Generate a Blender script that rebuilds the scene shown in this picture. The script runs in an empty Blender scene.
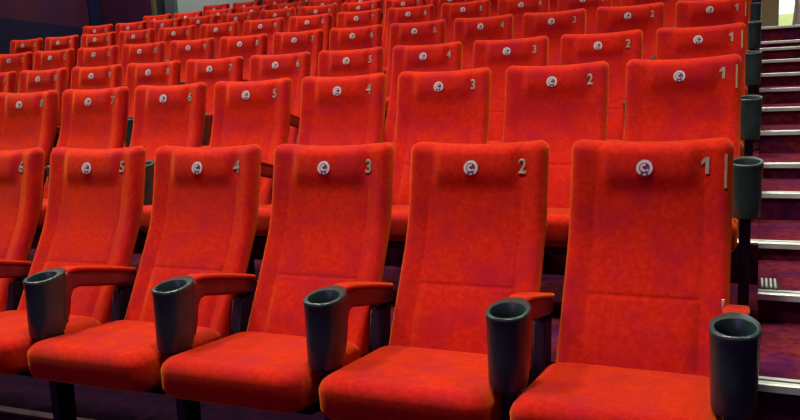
import bpy, bmesh, math, random
from math import sin, cos, pi, sqrt
from mathutils import Vector, Matrix
random.seed(7)
sc = bpy.context.scene
col = sc.collection

# ------------------------------------------------------------------ materials
def new_mat(name):
    m = bpy.data.materials.new(name); m.use_nodes = True
    nt = m.node_tree
    return m, nt, nt.nodes['Principled BSDF'], nt.nodes, nt.links

def noise_mat(name, c1, c2, scale, rough=.8, bump=0., bscale=None, c3=None, scale3=3., sheen=0., sheen_tint=(1, .3, .1, 1), metal=0., spec=.5, lo=.35, hi=.65, sheen_rough=.35):
    m, nt, b, N, L = new_mat(name)
    tc = N.new('ShaderNodeTexCoord')
    oi = N.new('ShaderNodeObjectInfo')
    mul = N.new('ShaderNodeMath'); mul.operation = 'MULTIPLY'; mul.inputs[1].default_value = 37.
    add = N.new('ShaderNodeVectorMath'); add.operation = 'ADD'
    L.new(oi.outputs['Random'], mul.inputs[0])
    L.new(tc.outputs['Object'], add.inputs[0]); L.new(mul.outputs[0], add.inputs[1])
    n = N.new('ShaderNodeTexNoise'); n.inputs['Scale'].default_value = scale; n.inputs['Detail'].default_value = 4
    L.new(add.outputs[0], n.inputs['Vector'])
    r = N.new('ShaderNodeValToRGB'); r.color_ramp.elements[0].position = lo; r.color_ramp.elements[1].position = hi
    r.color_ramp.elements[0].color = (*c1, 1); r.color_ramp.elements[1].color = (*c2, 1)
    L.new(n.outputs['Fac'], r.inputs['Fac'])
    out = r.outputs['Color']
    if c3:
        n3 = N.new('ShaderNodeTexNoise'); n3.inputs['Scale'].default_value = scale3; n3.inputs['Detail'].default_value = 3
        L.new(add.outputs[0], n3.inputs['Vector'])
        r3 = N.new('ShaderNodeValToRGB'); r3.color_ramp.elements[0].position = .42; r3.color_ramp.elements[1].position = .72
        r3.color_ramp.elements[0].color = (0, 0, 0, 1); r3.color_ramp.elements[1].color = (.8, .8, .8, 1)
        L.new(n3.outputs['Fac'], r3.inputs['Fac'])
        mx = N.new('ShaderNodeMix'); mx.data_type = 'RGBA'
        L.new(r3.outputs['Color'], mx.inputs['Factor']); L.new(out, mx.inputs['A']); mx.inputs['B'].default_value = (*c3, 1)
        out = mx.outputs['Result']
    L.new(out, b.inputs['Base Color'])
    b.inputs['Roughness'].default_value = rough; b.inputs['Metallic'].default_value = metal
    b.inputs['Specular IOR Level'].default_value = spec
    b.inputs['Sheen Weight'].default_value = sheen; b.inputs['Sheen Tint'].default_value = sheen_tint
    b.inputs['Sheen Roughness'].default_value = sheen_rough
    if bump:
        nb = N.new('ShaderNodeTexNoise'); nb.inputs['Scale'].default_value = bscale or scale; nb.inputs['Detail'].default_value = 3
        L.new(add.outputs[0], nb.inputs['Vector'])
        bp = N.new('ShaderNodeBump'); bp.inputs['Strength'].default_value = bump; bp.inputs['Distance'].default_value = .004
        L.new(nb.outputs['Fac'], bp.inputs['Height']); L.new(bp.outputs['Normal'], b.inputs['Normal'])
    return m

M = {}
M['fabric'] = noise_mat('red_velour', (.42, .007, .004), (.54, .014, .005), 60, .9, .3, 420, c3=(.34, .003, .022), scale3=9, sheen=.75, sheen_rough=.45, sheen_tint=(1, .27, .02, 1), spec=.08)
M['plastic'] = noise_mat('dark_teal_plastic', (.016, .038, .038), (.024, .050, .048), 20, .30, .05, 300)
M['armside'] = noise_mat('dark_maroon_plastic', (.10, .012, .014), (.14, .02, .02), 20, .4)
M['black'] = noise_mat('black_steel', (.003, .002, .012), (.006, .003, .018), 14, .5)
M['badge_white'] = noise_mat('badge_white', (.60, .55, .52), (.68, .64, .60), 60, .45)
M['badge_dark'] = noise_mat('badge_purple', (.10, .03, .09), (.13, .04, .11), 60, .5)
M['number'] = noise_mat('number_grey', (.27, .27, .18), (.33, .34, .23), 60, .5)
M['label'] = noise_mat('label_olive', (.42, .30, .10), (.55, .46, .22), 30, .5)
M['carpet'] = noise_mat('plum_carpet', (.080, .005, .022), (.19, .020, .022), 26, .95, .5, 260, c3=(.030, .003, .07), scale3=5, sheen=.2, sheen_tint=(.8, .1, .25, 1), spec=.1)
M['carpet_shaded'] = noise_mat('shaded_indigo_carpet', (.012, .002, .022), (.030, .003, .020), 26, .95, .5, 260, spec=.1)  # front floor: same carpet, colour darkened for the shade under the seats
M['metal'] = noise_mat('brushed_aluminium', (.60, .72, .64), (.72, .86, .76), 12, .42, 0, None, metal=.25)
M['rubber'] = noise_mat('nosing_insert', (.02, .02, .02), (.04, .04, .035), 40, .8)
M['wall_dark'] = noise_mat('maroon_wall', (.075, .008, .050), (.11, .014, .030), 1.6, .9, c3=(.045, .008, .07), scale3=.7)
M['wall_navy'] = noise_mat('navy_dado', (.004, .004, .045), (.006, .006, .06), 2, .85)
M['navy'] = noise_mat('navy_column', (.002, .002, .05), (.003, .003, .06), 3, .8)
M['pale'] = noise_mat('pale_wall', (.50, .72, .60), (.54, .76, .64), 2, .9)
M['greygreen'] = noise_mat('grey_green_pilaster', (.10, .15, .13), (.12, .17, .15), 3, .8)
M['slate'] = noise_mat('slate_door', (.03, .05, .055), (.045, .065, .07), 3, .6)
M['olive'] = noise_mat('olive_jamb', (.15, .14, .06), (.18, .17, .08), 3, .7)
M['olive_daylit'] = noise_mat('daylit_olive_jamb', (.34, .31, .14), (.40, .36, .17), 3, .7)  # jamb olive with the daylight falling on it put into the colour
M['ceil'] = noise_mat('dark_ceiling', (.05, .04, .05), (.06, .05, .06), 3, .95)
M['bark'] = noise_mat('bark', (.16, .10, .09), (.24, .16, .15), 12, .9, .4, 30)
M['grass'] = noise_mat('lawn', (.50, .52, .13), (.60, .60, .20), 5, .95)
M['brass'] = noise_mat('brass', (.5, .38, .15), (.6, .45, .2), 8, .3, metal=.9)
gm, nt, gb, N, L = new_mat('glass')
gb.inputs['Transmission Weight'].default_value = 1; gb.inputs['Roughness'].default_value = 0; gb.inputs['IOR'].default_value = 1.1
gb.inputs['Base Color'].default_value = (.97, 1, .98, 1)
M['glass'] = gm

# ------------------------------------------------------------------ helpers
def finish(name, bm, mats, parent=None, smooth=True, angle=40):
    me = bpy.data.meshes.new(name)
    bmesh.ops.recalc_face_normals(bm, faces=bm.faces[:])
    bm.to_mesh(me); bm.free()
    for m in (mats if isinstance(mats, (list, tuple)) else [mats]): me.materials.append(M[m])
    if smooth:
        me.polygons.foreach_set('use_smooth', [True] * len(me.polygons))
        me.set_sharp_from_angle(angle=math.radians(angle))
    o = bpy.data.objects.new(name, me); col.objects.link(o)
    if parent is not None: o.parent = parent
    return o

def struct(name, bm, m, parent=None, smooth=False):
    o = finish(name, bm, m, parent, smooth)
    if parent is None: o['kind'] = 'structure'
    return o

def empty(name, loc, rz, label, cat, group=None):
    o = bpy.data.objects.new(name, None); col.objects.link(o)
    o.empty_display_size = .1
    o.location = loc; o.rotation_euler = (0, 0, rz); o['label'] = label; o['category'] = cat
    if group: o['group'] = group
    return o

def box(bm, x0, x1, y0, y1, z0, z1, bev=0., seg=2, mi=0):
    v = [bm.verts.new(p) for p in ((x0,y0,z0),(x1,y0,z0),(x1,y1,z0),(x0,y1,z0),(x0,y0,z1),(x1,y0,z1),(x1,y1,z1),(x0,y1,z1))]
    fs = [bm.faces.new([v[i] for i in q]) for q in ((0,3,2,1),(4,5,6,7),(0,1,5,4),(1,2,6,5),(2,3,7,6),(3,0,4,7))]
    for f in fs: f.material_index = mi
    if bev:
        es = list({e for f in fs for e in f.edges})
        r = bmesh.ops.bevel(bm, geom=es, offset=bev, segments=seg, profile=.5, affect='EDGES', clamp_overlap=True)
        for f in r['faces']: f.material_index = mi
    return fs

def prism(bm, pts, a, b, axis='x', mi=0):
    """closed outline pts (2-D) extruded from a to b along the axis"""
    def P(p, t):
        return (t, p[0], p[1]) if axis == 'x' else (p[0], t, p[1]) if axis == 'y' else (p[0], p[1], t)
    A = [bm.verts.new(P(p, a)) for p in pts]; B = [bm.verts.new(P(p, b)) for p in pts]
    n = len(pts)
    for i in range(n):
        j = (i + 1) % n
        bm.faces.new((A[i], A[j], B[j], B[i])).material_index = mi
    bm.faces.new(A[::-1]).material_index = mi; bm.faces.new(B).material_index = mi

def loft(bm, rings, caps=True, mi=0):
    V = [[bm.verts.new(p) for p in r] for r in rings]
    n = len(V[0])
    for a, b in zip(V, V[1:]):
        for i in range(n):
            j = (i + 1) % n
            bm.faces.new((a[i], a[j], b[j], b[i])).material_index = mi
    if caps:
        bm.faces.new(V[0][::-1]).material_index = mi; bm.faces.new(V[-1]).material_index = mi

def rrect(hw, hh, r, seg=4):
    out = []
    for cx, cy, a0 in ((hw-r, hh-r, 0), (-hw+r, hh-r, 90), (-hw+r, -hh+r, 180), (hw-r, -hh+r, 270)):
        for k in range(seg + 1):
            a = math.radians(a0 + 90 * k / seg)
            out.append((cx + r*cos(a), cy + r*sin(a)))
    return out

def sstep(a, b, t):
    t = max(0., min(1., (t - a) / (b - a))); return t*t*(3 - 2*t)

# ------------------------------------------------------------------ the theatre seat
# local frame: emblem at (0,0,.93), -y faces the screen, z=0 the platform
BX, HW, ZT, ZB = .017, .237, 1.006, .345      # backrest centre, half width, top, bottom
def recline(z):
    t = (.93 - z)
    return -.22*t - .38*.035*math.log(1 + math.exp((t - .20)/.035))
def groove(d, w=.006, dep=.0035):
    return dep*math.exp(-(d/w)**2)
def back_front(x, z):
    """front surface y of the backrest at local x (about its centre) and height z"""
    y = recline(z)
    ax = abs(x)
    y -= .016*sstep(.15, .23, ax)                        # the side wings come forward
    y += .014
    pad = 1 - sstep(.112, .156, ax)
    zz = (z - .925)/.085
    if zz < 0: prof = 1 - sstep(0, 1, -zz)
    else: prof = 1 - .35*sstep(.2, 1, zz)
    y -= .019*pad*prof                                    # head pad bulge
    lum = math.exp(-((z - .47)/.11)**2)
    y -= .016*lum*(1 - sstep(.13, .17, ax))
    if ax < .155: y += groove(z - .564)
    if z < .86: y += groove(ax - .160)*.5
    return y
def top_z(x): return ZT + .014*(abs(x)/HW)**2 - .004

def make_backrest(parent):
    bm = bmesh.new()
    xs = set()
    n = 44
    for i in range(n + 1): xs.add(round(-1 + 2*i/n, 4))
    for s in (-1, 1):
        for d in (-.012, -.007, -.003, 0, .003, .007, .012): xs.add(round(s*(.160 + d)/HW, 4))
        for d in (.985, .95, .93): xs.add(round(s*d, 4))
    xs = sorted(xs)
    zs = set()
    for i in range(45): zs.add(round(i/44, 4))
    for d in (-.012, -.007, -.003, 0, .003, .007, .012): zs.add(round((.564 + d - ZB)/(ZT - ZB), 4))
    for d in (.997, .99, .97, .96): zs.add(d)
    zs = sorted(zs)
    r = .034; re = .036
    def hw(t):
        z = ZB + t*(ZT - ZB); k = z - (ZT - r)
        return HW - r + sqrt(max(0., r*r - k*k)) if k > 0 else HW
    def d_edge(x, t, h):
        z = ZB + t*(ZT - ZB)
        if z > ZT - r and abs(x) > HW - r:
            return max(0., r - math.hypot(abs(x) - (HW - r), z - (ZT - r)))
        return max(0., min(HW - abs(x), ZT - z))
    F, B = [], []
    for t in zs:
        h = hw(t); rf, rb = [], []
        for u in xs:
            x = u*h; d = d_edge(x, t, h)
            e = re*(1 - sqrt(max(0., 1 - (1 - min(1, d/re))**2)))
            z = ZB + t*(top_z(x) - ZB)
            yf = back_front(x, min(z, ZT)) + e
            yb = recline(z) + .092 - e*.9 - .010*sstep(.13, .23, abs(x))
            if yb < yf + .004:
                yb = yf + .004
            rf.append(bm.verts.new((BX + x, yf, z))); rb.append(bm.verts.new((BX + x, yb, z)))
        F.append(rf); B.append(rb)
    R, Cn = len(zs), len(xs)
    for i in range(R - 1):
        for j in range(Cn - 1):
            bm.faces.new((F[i][j], F[i][j+1], F[i+1][j+1], F[i+1][j]))
            bm.faces.new((B[i][j], B[i+1][j], B[i+1][j+1], B[i][j+1]))
        bm.faces.new((F[i][0], F[i+1][0], B[i+1][0], B[i][0]))
        bm.faces.new((F[i][-1], B[i][-1], B[i+1][-1], F[i+1][-1]))
    for j in range(Cn - 1):
        bm.faces.new((F[0][j], B[0][j], B[0][j+1], F[0][j+1]))
        bm.faces.new((F[-1][j], F[-1][j+1], B[-1][j+1], B[-1][j]))
    return finish('backrest', bm, 'fabric', parent, angle=60)

def make_back_panel(parent):
    bm = bmesh.new(); rings = []
    for k in range(13):
        z = .28 + (.94 - .28)*k/12
        inset = .02*(1 - sqrt(max(0, 1 - max(0, (z - .88)/.07)**2))) if z > .88 else 0
        y = recline(z) + .094
        w = HW - .045 - inset
        th = .024
        rings.append([(BX + px, y + th/2 + py, z) for px, py in rrect(w, th/2, .010, 3)])
    loft(bm, rings)
    return finish('back_panel', bm, 'black', parent)

def make_cushion(parent, name, x0, x1, y0, y1, z0, z1, mat, crown=.012, rt=.040, rp=.055, tilt=.02, rb=.03):
    """upholstered seat pad: rounded plan, rounded top and bottom rims, crowned top"""
    bm = bmesh.new()
    cx, cy = (x0+x1)/2, (y0+y1)/2; hx, hy = (x1-x0)/2, (y1-y0)/2
    rings = []
    def ring(ins, z):
        return [(cx + p[0], cy + p[1], z) for p in rrect(hx-ins, hy-ins, max(.008, rp-ins*.6), 6)]
    prof = []
    for k in range(6):
        a = pi/2*k/5; prof.append((rb*(1 - sin(a)), z0 + rb*(1 - cos(a))))
    for k in range(9):
        a = pi/2*k/8; prof.append((rt*(1 - cos(a)), z1 - rt + rt*sin(a)))
    for ins, z in prof: rings.append(ring(ins, z))
    for q in (.25, .5, .75, .93):
        rings.append([(cx + p[0]*(1-q), cy + p[1]*(1-q), z1) for p in [(a-cx, b-cy) for a, b, _ in ring(rt, z1)]])
    out = []
    for rg in rings:
        rr = []
        for (x, y, z) in rg:
            f = (z - z0)/(z1 - z0)
            u = (x - cx)/hx; v = (y - cy)/hy
            dz = crown*(1 - u*u)*(1 - v*v)*f + tilt*(-v)*.5
            bul = .008*sin(pi*f)                             # slight side bulge
            rr.append((x + bul*u*.6, y + bul*(v if v < 0 else 0), z + dz))
        out.append(rr)
    loft(bm, out)
    return finish(name, bm, mat, parent, angle=70)

AY, AZ = -.535, .622      # cup centre y and rim height of an armrest
def make_armrest(parent, ax):
    # side arm: deep behind the cup, thinning to a slim arm running back between the backrests
    bm = bmesh.new(); rings = []
    for (y, w, top, bot) in ((-.486, .058, .612, .432), (-.478, .060, .614, .438), (-.462, .056, .614, .47), (-.448, .052, .616, .520),
                             (-.430, .050, .616, .546), (-.40, .050, .612, .550), (-.32, .050, .594, .530), (-.22, .048, .569, .508), (-.14, .046, .548, .490), (-.09, .036, .534, .484)):
        hh = (top - bot)/2; zc = (top + bot)/2
        rings.append([(ax + px, y, zc + pz) for px, pz in rrect(w/2, hh, .012, 4)])
    loft(bm, rings)
    arm = finish('armrest', bm, 'armside', parent)
    # upholstered top pad
    bm = bmesh.new(); rings = []
    for (y, w, top) in ((-.448, .040, .618), (-.438, .056, .626), (-.41, .062, .627), (-.34, .064, .612), (-.25, .062, .590), (-.16, .060, .566), (-.110, .054, .552), (-.098, .036, .542)):
        rings.append([(ax + px, y, top - .008 + pz) for px, pz in rrect(w/2, .008, .0075, 5)])
    loft(bm, rings)
    finish('arm_pad', bm, 'fabric', arm, angle=70)
    # cup holder: flared rim, tapering barrel, deep well
    bm = bmesh.new(); rings = []
    def ring(rx, ry, z, dy=0., slope=0.):
        out = []
        for k in range(40):
            a = 2*pi*k/40
            q = .80 if ry > .0535 else 1.
            X, Y = rx*math.copysign(abs(cos(a))**q, cos(a)), ry*math.copysign(abs(sin(a))**q, sin(a))
            if Y > 0 and ry > .0535: Y *= 1 + .32*sin(a)**4     # rim draws out towards the arm
            out.append((ax + X, AY + dy + Y, z + slope*Y))
        return out
    for (rx, ry, z, dy, s) in ((.038, .040, .418, -.015, 0), (.047, .0536, .422, -.014, 0), (.0505, .056, .434, -.013, 0), (.053, .058, .50, -.008, 0), (.055, .061, .58, -.001, 0), (.0565, .063, .606, 0, .10),
                               (.0575, .064, .616, 0, .12), (.0565, .063, .6215, 0, .12), (.0545, .061, .6232, 0, .12), (.0465, .051, .6222, -.006, .12), (.0445, .048, .617, -.006, .10), (.043, .046, .59, -.006, .05), (.040, .042, .50, -.008, 0), (.034, .036, .497, -.008, 0)):
        rings.append(ring(rx, ry, z, dy, s))
    loft(bm, rings)
    finish('cup_holder', bm, 'plastic', arm, angle=50)
    return arm

def make_standard(parent, ax):
    bm = bmesh.new()
    prism(bm, [(-.555, .003), (-.555, .423), (-.49, .423), (-.48, .33), (-.24, .30), (-.20, .482), (-.115, .482), (-.15, .24), (-.48, .25), (-.49, .03), (-.44, .003)], ax - .019, ax + .019)
    es = [e for e in bm.edges]
    bmesh.ops.bevel(bm, geom=es, offset=.004, segments=2, affect='EDGES', clamp_overlap=True)
    return finish('support_leg', bm, 'black', parent)

def on_back(x, z, lift):
    return (x, back_front(x - BX, z) - lift, z)

def make_emblem(parent):
    bm = bmesh.new(); cz = .930; px = .008
    def annulus(r0, r1, a0, a1, lift, mi, n=36, ox=0., oz=0.):
        A = [];
        full = abs(a1 - a0) >= 359.9
        for k in range(n + (0 if full else 1)):
            a = math.radians(a0 + (a1 - a0)*k/n)
            q = []
            for (r, l) in ((r0, 0.0003), (r0, lift), (r1, lift), (r1, 0.0003)):
                q.append(bm.verts.new(on_back(px + ox + r*cos(a), cz + oz + r*sin(a), l)))
            A.append(q)
        m = len(A)
        for i in range(m if full else m - 1):
            a, b = A[i], A[(i+1) % m]
            for j in range(4):
                bm.faces.new((a[j], a[(j+1) % 4], b[(j+1) % 4], b[j])).material_index = mi
        if not full:
            bm.faces.new(A[0][::-1]).material_index = mi; bm.faces.new(A[-1]).material_index = mi
    annulus(.0004, .0252, 0, 360, .0022, 1)                  # dark disc
    annulus(.0158, .0240, -58, 238, .0036, 0)                # broad white ring open below
    annulus(.0050, .0118, 60, 300, .0036, 0, 20, -.001, .001)  # inner crescent, open to the right
    annulus(.0165, .0222, 258, 284, .0036, 0, 8)             # small mark in the gap
    annulus(.0004, .0032, 0, 360, .0036, 0, 10, .009, -.006)
    return finish('emblem', bm, ['badge_white', 'badge_dark'], parent)

num_cache = {}
def number_mesh(s):
    if s in num_cache: return num_cache[s]
    cu = bpy.data.curves.new('seat_number', 'FONT'); cu.body = s; cu.size = .064; cu.align_x = 'CENTER'; cu.offset = .0012
    cu.extrude = .0012; cu.resolution_u = 4; cu.space_character = .95
    t = bpy.data.objects.new('seat_number_src', cu); col.objects.link(t)
    dg = bpy.context.evaluated_depsgraph_get()
    me = bpy.data.meshes.new_from_object(t.evaluated_get(dg))
    bpy.data.objects.remove(t)
    if s == '1':
        bpy.data.meshes.remove(me)
        bm = bmesh.new()
        lv = [0, .008, .016, .025, .034, .041, .048]
        A = [bm.verts.new((.002, z, 0)) for z in lv]; B = [bm.verts.new((.014, z, 0)) for z in lv]
        for k in range(6): bm.faces.new((A[k], B[k], B[k+1], A[k+1]))
        c = [bm.verts.new((-.011, z, 0)) for z in (.025, .030, .036)]
        bm.faces.new((c[0], A[4], A[5], c[1])); bm.faces.new((c[1], A[5], A[6], c[2]))
        ex = bmesh.ops.extrude_face_region(bm, geom=bm.faces[:])
        for v in [g for g in ex['geom'] if isinstance(g, bmesh.types.BMVert)]: v.co.z = .0016
        bmesh.ops.recalc_face_normals(bm, faces=bm.faces[:])
        me = bpy.data.meshes.new('seat_number'); bm.to_mesh(me); bm.free()
    wid = .85 if len(s) == 1 else .60
    for v in me.vertices:
        x, y, z = v.co
        x = .177 + x*wid; zz = .912 + y
        v.co = Vector((x, back_front(x - BX, zz) - .0022 - z, zz))
    bm = bmesh.new(); bm.from_mesh(me); bmesh.ops.remove_doubles(bm, verts=bm.verts[:], dist=1e-6); bm.to_mesh(me); bm.free()
    me.name = 'seat_number'
    me.materials.clear(); me.materials.append(M['number'])
    num_cache[s] = me
    return me

def make_seat():
    root = empty('auditorium_seat', (0, 0, 0), 0, 'x', 'seat')
    b = make_backrest(root)
    make_emblem(b)
    make_back_panel(root)
    make_cushion(root, 'seat_cushion', -.238, .246, -.690, -.235, .285, .412, 'fabric', crown=.010, tilt=.050)
    bm = bmesh.new()
    prism(bm, [(-.60, .300), (-.26, .262), (-.22, .24), (-.30, .215), (-.55, .255), (-.61, .285)], -.21, .21)
    finish('seat_pan', bm, 'black', root, angle=20)
    bm = bmesh.new()
    box(bm, -.254, .254, -.345, -.305, .20, .24, .006)
    finish('cross_beam', bm, 'black', root)
    make_armrest(root, .275)
    make_standard(root, .275)
    return root

def copy_tree(o, parent=None):
    c = o.copy(); col.objects.link(c)
    if parent is not None: c.parent = parent
    for ch in list(o.children): copy_tree(ch, c)
    return c

# rows: distance back, height of the tier, heading and curvature of each arc
RY = [0, 1.174, 2.3546, 3.551, 4.745, 5.919, 7.10, 8.28]
RZ = [0, .252, .432, .662, .898, 1.108, 1.300, 1.505]
PITCH = .55
def arc(r, s, back=0.):
    th, k = (.0034, .0108) if r == 1 else (.0177, .0024)
    a = PITCH*s + (-.19 if r == 8 else 0)
    dx = -(sin(th + k*a) - sin(th))/k; dy = (cos(th + k*a) - cos(th))/k
    t = th + k*a
    return dx - back*sin(t)*-1, RY[r-1] + dy - back*cos(t), t
VISIBLE = {1: range(1, 8), 2: range(1, 10), 3: range(1, 12), 4: range(1, 15), 5: range(1, 16), 6: range(1, 16), 7: range(5, 16), 8: range(10, 16)}
ROWN = {1: 'front', 2: 'second', 3: 'third', 4: 'fourth', 5: 'fifth', 6: 'sixth', 7: 'seventh', 8: 'last'}
ORD = ['', 'first', 'second', 'third', 'fourth', 'fifth', 'sixth', 'seventh', 'eighth', 'ninth', 'tenth', 'eleventh', 'twelfth', 'thirteenth', 'fourteenth', 'fifteenth']
proto = make_seat(); first = True
for r in VISIBLE:
    for s in VISIBLE[r]:
        root = proto if first else copy_tree(proto)
        first = False
        root.location = (*arc(r, s - 1)[:2], RZ[r-1]); root.rotation_euler[2] = arc(r, s - 1)[2]
        rn = ROWN[r]
        if r <= 2:
            lab = 'red velour seat marked %d in the %s row' % (s, rn)
            if s == 1: lab += ', at the stair aisle'
            elif r == 1: lab += ', cup holder beside seat %d' % (s - 1)
        elif s == 1: lab = 'red velour seat at the stair aisle end of the %s row' % rn
        elif s == 15: lab = 'red velour seat at the far left end of the %s row' % rn
        else: lab = 'red velour seat in the %s row, %s from the stair aisle' % (rn, ORD[s])
        root['label'] = lab; root['category'] = 'seat'; root['group'] = 'red seats of the %s row' % rn
# numbers, aisle plates and the outer armrest of the row ends
seats = [o for o in col.objects if o.name.split('.')[0] == 'auditorium_seat']
idx = 0
for r in VISIBLE:
    for s in VISIBLE[r]:
        root = seats[idx]; idx += 1
        back = [c for c in root.children if c.name.startswith('backrest')][0]
        n = bpy.data.objects.new('seat_number', number_mesh(str(s))); col.objects.link(n); n.parent = back
        if s == 1:
            bm = bmesh.new()
            loft(bm, [[(xx, back_front(xx - BX, zz) + (1 - sqrt(max(0, 1 - (1 - min(1, (HW - xx + BX)/.036))**2)))*.036 - dd, zz) for xx, dd in ((.2315, .0), (.2315, .003), (.2385, .003), (.2385, .0))] for zz in [.872 + .012*k for k in range(9)]])
            finish('row_plate', bm, 'label', back)
        if s == 15:
            make_armrest(root, -.275); make_standard(root, -.275)

# small white piece standing in for a metal glint beside the aisle armrest
bm = bmesh.new()
box(bm, .236, .243, -.20, -.193, .56, .590, .001)
tg = finish('seat_glint', bm, 'badge_white', seats[0]); tg['label'] = 'small white metal glint by the aisle armrest'

# ------------------------------------------------------------------ tiers and floor
def tier(r, z0, z1, depth, s0, s1, name):
    bm = bmesh.new(); F, Bk = [], []
    n = 16
    for i in range(n + 1):
        s = s0 + (s1 - s0)*i/n
        x, y, _ = arc(r, s, 0.)
        F.append((x, y - 1.085)); Bk.append((x, y - 1.085 + depth))
    a = [bm.verts.new((p[0], p[1], z1)) for p in F]; b = [bm.verts.new((p[0], p[1], z1)) for p in Bk]
    c = [bm.verts.new((p[0], p[1], z0)) for p in F]; d = [bm.verts.new((p[0], p[1], z0)) for p in Bk]
    for i in range(n):
        bm.faces.new((a[i], a[i+1], b[i+1], b[i])); bm.faces.new((c[i], c[i+1], a[i+1], a[i]))
        bm.faces.new((d[i], b[i], b[i+1], d[i+1])); bm.faces.new((c[i], d[i], d[i+1], c[i+1]))
    bm.faces.new((a[0], b[0], d[0], c[0])); bm.faces.new((a[-1], c[-1], d[-1], b[-1]))
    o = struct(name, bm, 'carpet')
    return o
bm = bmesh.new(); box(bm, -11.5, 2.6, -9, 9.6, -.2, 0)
struct('floor', bm, 'carpet_shaded')
for r in range(2, 9):
    s1 = {2: 15, 3: 15.3, 4: 15.9, 5: 16.8, 6: 17.6, 7: 18.3, 8: 19.0}[r]
    tier(r, 0.001, RZ[r-1], 1.35 if r < 8 else 2.2, (-.61 if r < 8 else -.26), s1, 'floor')

# ------------------------------------------------------------------ staircase in the aisle
st = empty('staircase', (1.3, .09, 0), 0, 'carpeted aisle staircase with pale metal nosings right of the seats', 'stairs')
SY = [.09, .74, 1.32, 1.90, 2.47, 3.07, 3.66, 4.25, 4.85, 5.44, 6.03, 6.62, 7.20]
SZ = [.248, .358, .433, .568, .650, .786, .902, 1.016, 1.120, 1.230, 1.343, 1.417, 1.586]
XL, XR = .335, 2.45
def child_box_origin(o):
    o.parent = st; o.location = (-1.3, -.09, 0)
for i, (y, z) in enumerate(zip(SY, SZ)):
    y1 = SY[i+1] + .02 if i + 1 < len(SY) else 9.45
    bm = bmesh.new(); box(bm, XL + .002, XR, y + .012, min(y1, 9.28), .002, z - .004)
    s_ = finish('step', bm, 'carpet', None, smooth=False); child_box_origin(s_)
    bm = bmesh.new()
    # aluminium nosing: ribbed tread flange, front lip, dark insert
    prism(bm, [(y + .062, z - .004), (y + .062, z + .001), (y + .044, z + .001), (y + .042, z - .001), (y + .024, z - .001), (y + .022, z + .002), (y + .004, z + .002), (y - .002, z - .002), (y - .003, z - .024), (y + .004, z - .026), (y + .012, z - .024), (y + .012, z - .004)], XL - (.09 if i == 2 else 0), XR)
    box(bm, XL, XR, y + .025, y + .041, z - .002, z + .0004, mi=1)
    nz = finish('stair_nosing', bm, ['metal', 'rubber'], s_, smooth=False)
GX = .345
# small ribbed metal plate on the step by the end of the front row
bm = bmesh.new()
box(bm, GX, GX + .062, .80, .93, .3595, .3635, mi=1)
for k in range(4):
    x = GX + .0155*k
    box(bm, x, x + .008, .80, .93, .3635, .372, .002, mi=0)
pl = finish('floor_grille', bm, ['metal', 'rubber'], None); pl['label'] = 'small ribbed metal plate on a stair tread beside the front seats'; pl['category'] = 'floor plate'

# ------------------------------------------------------------------ room shell
def wall_seg(name, p, q, z0, z1, th, m):
    """vertical wall from p to q in plan, thickness th to the left of its direction"""
    d = Vector((q[0]-p[0], q[1]-p[1])); d.normalize(); nrm = Vector((-d.y, d.x))*th
    bm = bmesh.new()
    pts = [p, q, (q[0]+nrm.x, q[1]+nrm.y), (p[0]+nrm.x, p[1]+nrm.y)]
    prism(bm, pts, z0, z1, 'z')
    return struct(name, bm, m)
H = 5.2
wall_seg('wall_left', (-9.84, -9), (-9.84, 5.8), 0, H, .2, 'wall_dark')
wall_seg('wall_left', (-9.84, 5.8), (-10.97, 8.95), 0, H, .2, 'wall_dark')
bm = bmesh.new()
prism(bm, [(-9.84, -9), (-9.80, -9), (-9.80, 5.805), (-10.92, 8.94), (-10.96, 8.93), (-9.84, 5.80)], .0, 2.40, 'z')
struct('trim_1', bm, 'wall_navy')
bm = bmesh.new(); prism(bm, [(.3, -.30), (.3, -.34), (-4.6, -.50), (-4.6, -.46)], .001, .012, 'z')
struct('trim_5', bm, 'armside')
bm = bmesh.new(); box(bm, -11.34, -10.93, 8.95, 9.25, 0, H, .01)
struct('trim_2', bm, 'navy')
bm = bmesh.new(); box(bm, -11.5, -9.80, 9.3, 9.5, 0, H)
struct('wall_back', bm, 'wall_dark')
# slate double door with frame between maroon wall and pilaster
dr = bpy.data.objects.new('door_1', None); col.objects.link(dr); dr.location = (-9.6, 9.36, 1.6); dr['kind'] = 'structure'
bm = bmesh.new(); box(bm, -.20, -.115, -.05, .06, -1.6, 3.6, .004)
finish('door_frame', bm, 'olive', dr)
bm = bmesh.new(); box(bm, -.115, .175, -.01, .05, -1.6, 3.6, .004)
finish('door_leaf', bm, 'slate', dr)
bm = bmesh.new(); box(bm, .10, .135, -.045, -.01, .9, 1.2, .008)
finish('door_handle', bm, 'brass', dr)
bm = bmesh.new(); box(bm, -9.42, -9.19, 9.22, 9.5, 0, H, .008)
struct('trim_3', bm, 'greygreen')
bm = bmesh.new(); box(bm, -9.19, -7.55, 9.3, 9.5, 0, H)
struct('wall_back', bm, 'pale')
bm = bmesh.new(); box(bm, -7.55, .36, 9.3, 9.5, 0, H)
struct('wall_back', bm, 'wall_dark')
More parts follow.
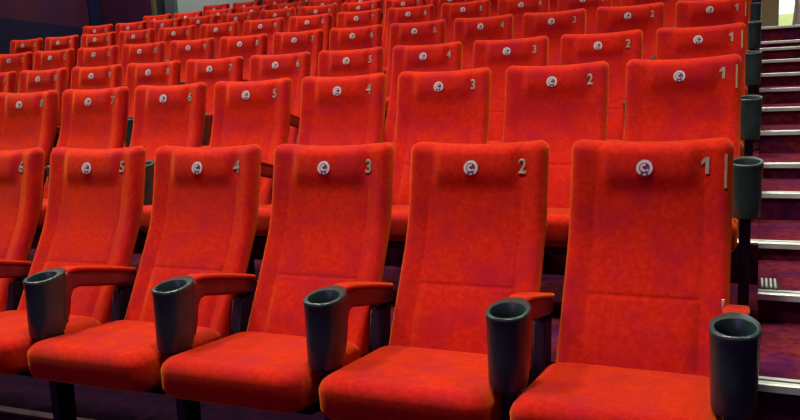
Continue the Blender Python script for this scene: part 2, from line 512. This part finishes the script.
# glazed doorway at the head of the stairs
bm = bmesh.new(); box(bm, .352, .565, 9.22, 9.5, 1.58, H, .006)
struct('trim_4', bm, 'olive_daylit')
bm = bmesh.new(); box(bm, .36, 2.7, 9.3, 9.5, 0, 1.58)
struct('wall_back', bm, 'wall_dark')
bm = bmesh.new(); box(bm, .565, 2.7, 9.3, 9.5, 3.7, H)
struct('wall_back', bm, 'wall_dark')
bm = bmesh.new(); box(bm, 2.2, 2.7, 9.3, 9.5, 1.58, 3.7)
struct('wall_back', bm, 'wall_dark')
wn = bpy.data.objects.new('window_1', None); col.objects.link(wn); wn.location = (1.38, 9.4, 1.6); wn['kind'] = 'structure'
bm = bmesh.new()
box(bm, -.815, .82, -.04, .04, -.02, .015, .003); box(bm, -.815, .82, -.04, .04, 2.05, 2.10, .003); box(bm, .78, .82, -.04, .04, .015, 2.05, .003)
finish('window_frame', bm, 'metal', wn)
bm = bmesh.new(); box(bm, -.81, .78, -.004, .004, .015, 2.05)
finish('window_pane', bm, 'glass', wn)
bm = bmesh.new(); box(bm, 2.46, 2.66, -9, 9.5, 0, H)
struct('wall_right', bm, 'wall_dark')
bm = bmesh.new(); box(bm, -11.5, 2.7, -9.2, -9, 0, H)
struct('wall_front', bm, 'wall_dark')
bm = bmesh.new(); box(bm, -11.6, 2.7, -9.2, 9.6, H, H + .2)
struct('ceiling', bm, 'ceil')

# outside: a grassy bank and a tree trunk
bm = bmesh.new()
NX, NY = 24, 12; G = []
for j in range(NY + 1):
    row = []
    for i in range(NX + 1):
        x = -6 + 20*i/NX; y = 9.6 + 9*j/NY
        row.append(bm.verts.new((x, y, 1.45 + .80*sstep(0, 1, j/NY) + .03*sin(x*1.7 + j))))
    G.append(row)
for j in range(NY):
    for i in range(NX): bm.faces.new((G[j][i], G[j][i+1], G[j+1][i+1], G[j+1][i]))
ex = bmesh.ops.extrude_face_region(bm, geom=bm.faces[:])
for v in [g for g in ex['geom'] if isinstance(g, bmesh.types.BMVert)]: v.co.z = -.2
lw = finish('lawn', bm, 'grass', None); lw['kind'] = 'stuff'; lw['label'] = 'sunlit lawn outside the glazed doorway at the stair head'; lw['category'] = 'grass'
tr = empty('tree', (.91, 13.2, 1.62), 0, 'slender tree trunk outside the doorway at the top of the stairs', 'tree')
bm = bmesh.new(); rings = []
for k in range(13):
    z = 3.4*k/12; rr = .055 - .002*k + .012*sin(k*2.1)
    if k == 0: rr = .08
    ox = .10*z/3.4 + .02*sin(k*1.3)
    rings.append([(ox + rr*cos(2*pi*a/14), rr*sin(2*pi*a/14), z) for a in range(14)])
loft(bm, rings)
finish('trunk', bm, 'bark', tr)
bm = bmesh.new(); rings = []
for k in range(8):
    t = k/7; rr = .035 - .018*t
    c = (.06 + .7*t, .1*t, 1.9 + 1.1*t)
    rings.append([(c[0] + rr*cos(2*pi*a/10), c[1] + rr*sin(2*pi*a/10), c[2]) for a in range(10)])
loft(bm, rings)
finish('branch', bm, 'bark', tr)

# ------------------------------------------------------------------ light
w = bpy.data.worlds.new('World'); sc.world = w; w.use_nodes = True
bg = w.node_tree.nodes['Background']; bg.inputs['Color'].default_value = (.85, .93, 1, 1); bg.inputs['Strength'].default_value = 1.6

def area(name, loc, target, sx, sy, power, color, spread=180):
    l = bpy.data.lights.new(name, 'AREA'); l.shape = 'RECTANGLE'; l.size = sx; l.size_y = sy; l.energy = power; l.color = color; l.spread = math.radians(spread)
    o = bpy.data.objects.new(name, l); col.objects.link(o); o.location = loc
    o.rotation_euler = (Vector(target) - Vector(loc)).to_track_quat('-Z', 'Y').to_euler()
    return o
W1 = (1, .86, .74)
for lx, ly, e, tx in ((-.6, -.7, 86, -.4), (-3.2, -.6, 96, -2.4), (-6.2, .4, 55, -4.4),
                      (.0, 1.6, 50, 0), (-3.4, 1.7, 70, -2.6), (-6.6, 2.0, 85, -5.2),
                      (-.4, 3.9, 60, 0), (-4.0, 3.9, 70, -3.2), (-7.4, 4.2, 80, -6.2),
                      (-.6, 6.2, 60, 0), (-4.0, 6.2, 70, -3.2), (-7.6, 6.4, 75, -6.6),
                      (1.6, 1.0, 30, 1.6), (1.5, 5.0, 22, 1.5)):
    area('house_and_fill_light', (lx, ly, 5.0), (tx, ly + .001, 0), .5, .5, e*.60, W1, 100)
area('house_and_fill_light', (1.0, 8.1, 4.9), (.7, 9.0, 1.6), .3, .3, 34, (1, .95, .75))  # added unseen lamp that brightens the jamb at the stair head
area('house_and_fill_light', (-8.4, 8.5, 4.9), (-9.2, 9.0, 0), .5, .5, 45, (1, .95, .85))  # added unseen fill so the pale back wall shows
area('house_and_fill_light', (-8.6, 4.5, 4.9), (-9.6, 5.5, 0), .5, .5, 34, (.85, .65, 1))  # added unseen violet fill that lifts the dark left wall
area('violet_fill', (-2.0, -8.6, 2.8), (-1, 0, 1.0), 7, 3, 100, (.70, .28, 1))  # added blue-violet fill from the front, tints the shadows; no screen is built

# ------------------------------------------------------------------ camera
cam = bpy.data.cameras.new('camera'); co = bpy.data.objects.new('camera', cam); col.objects.link(co)
cam.sensor_width = 36; cam.lens = 791.55/800*36; cam.clip_start = .05; cam.clip_end = 200
y_, p_, r_ = .4249, -.1653, -.0494
fw = Vector((-sin(y_)*cos(p_), cos(y_)*cos(p_), sin(p_))); rt = Vector((cos(y_), sin(y_), 0)); up = rt.cross(fw)
r2 = rt*cos(r_) + up*sin(r_); u2 = -rt*sin(r_) + up*cos(r_)
mx = Matrix((r2, u2, -fw)).transposed().to_4x4(); mx.translation = Vector((.3078, -2.4686, 1.2335))
co.matrix_world = mx
sc.camera = co
sc.view_settings.view_transform = 'Standard'; sc.view_settings.look = 'None'; sc.view_settings.exposure = 0; sc.view_settings.gamma = 1
sc.view_settings.use_curve_mapping = False
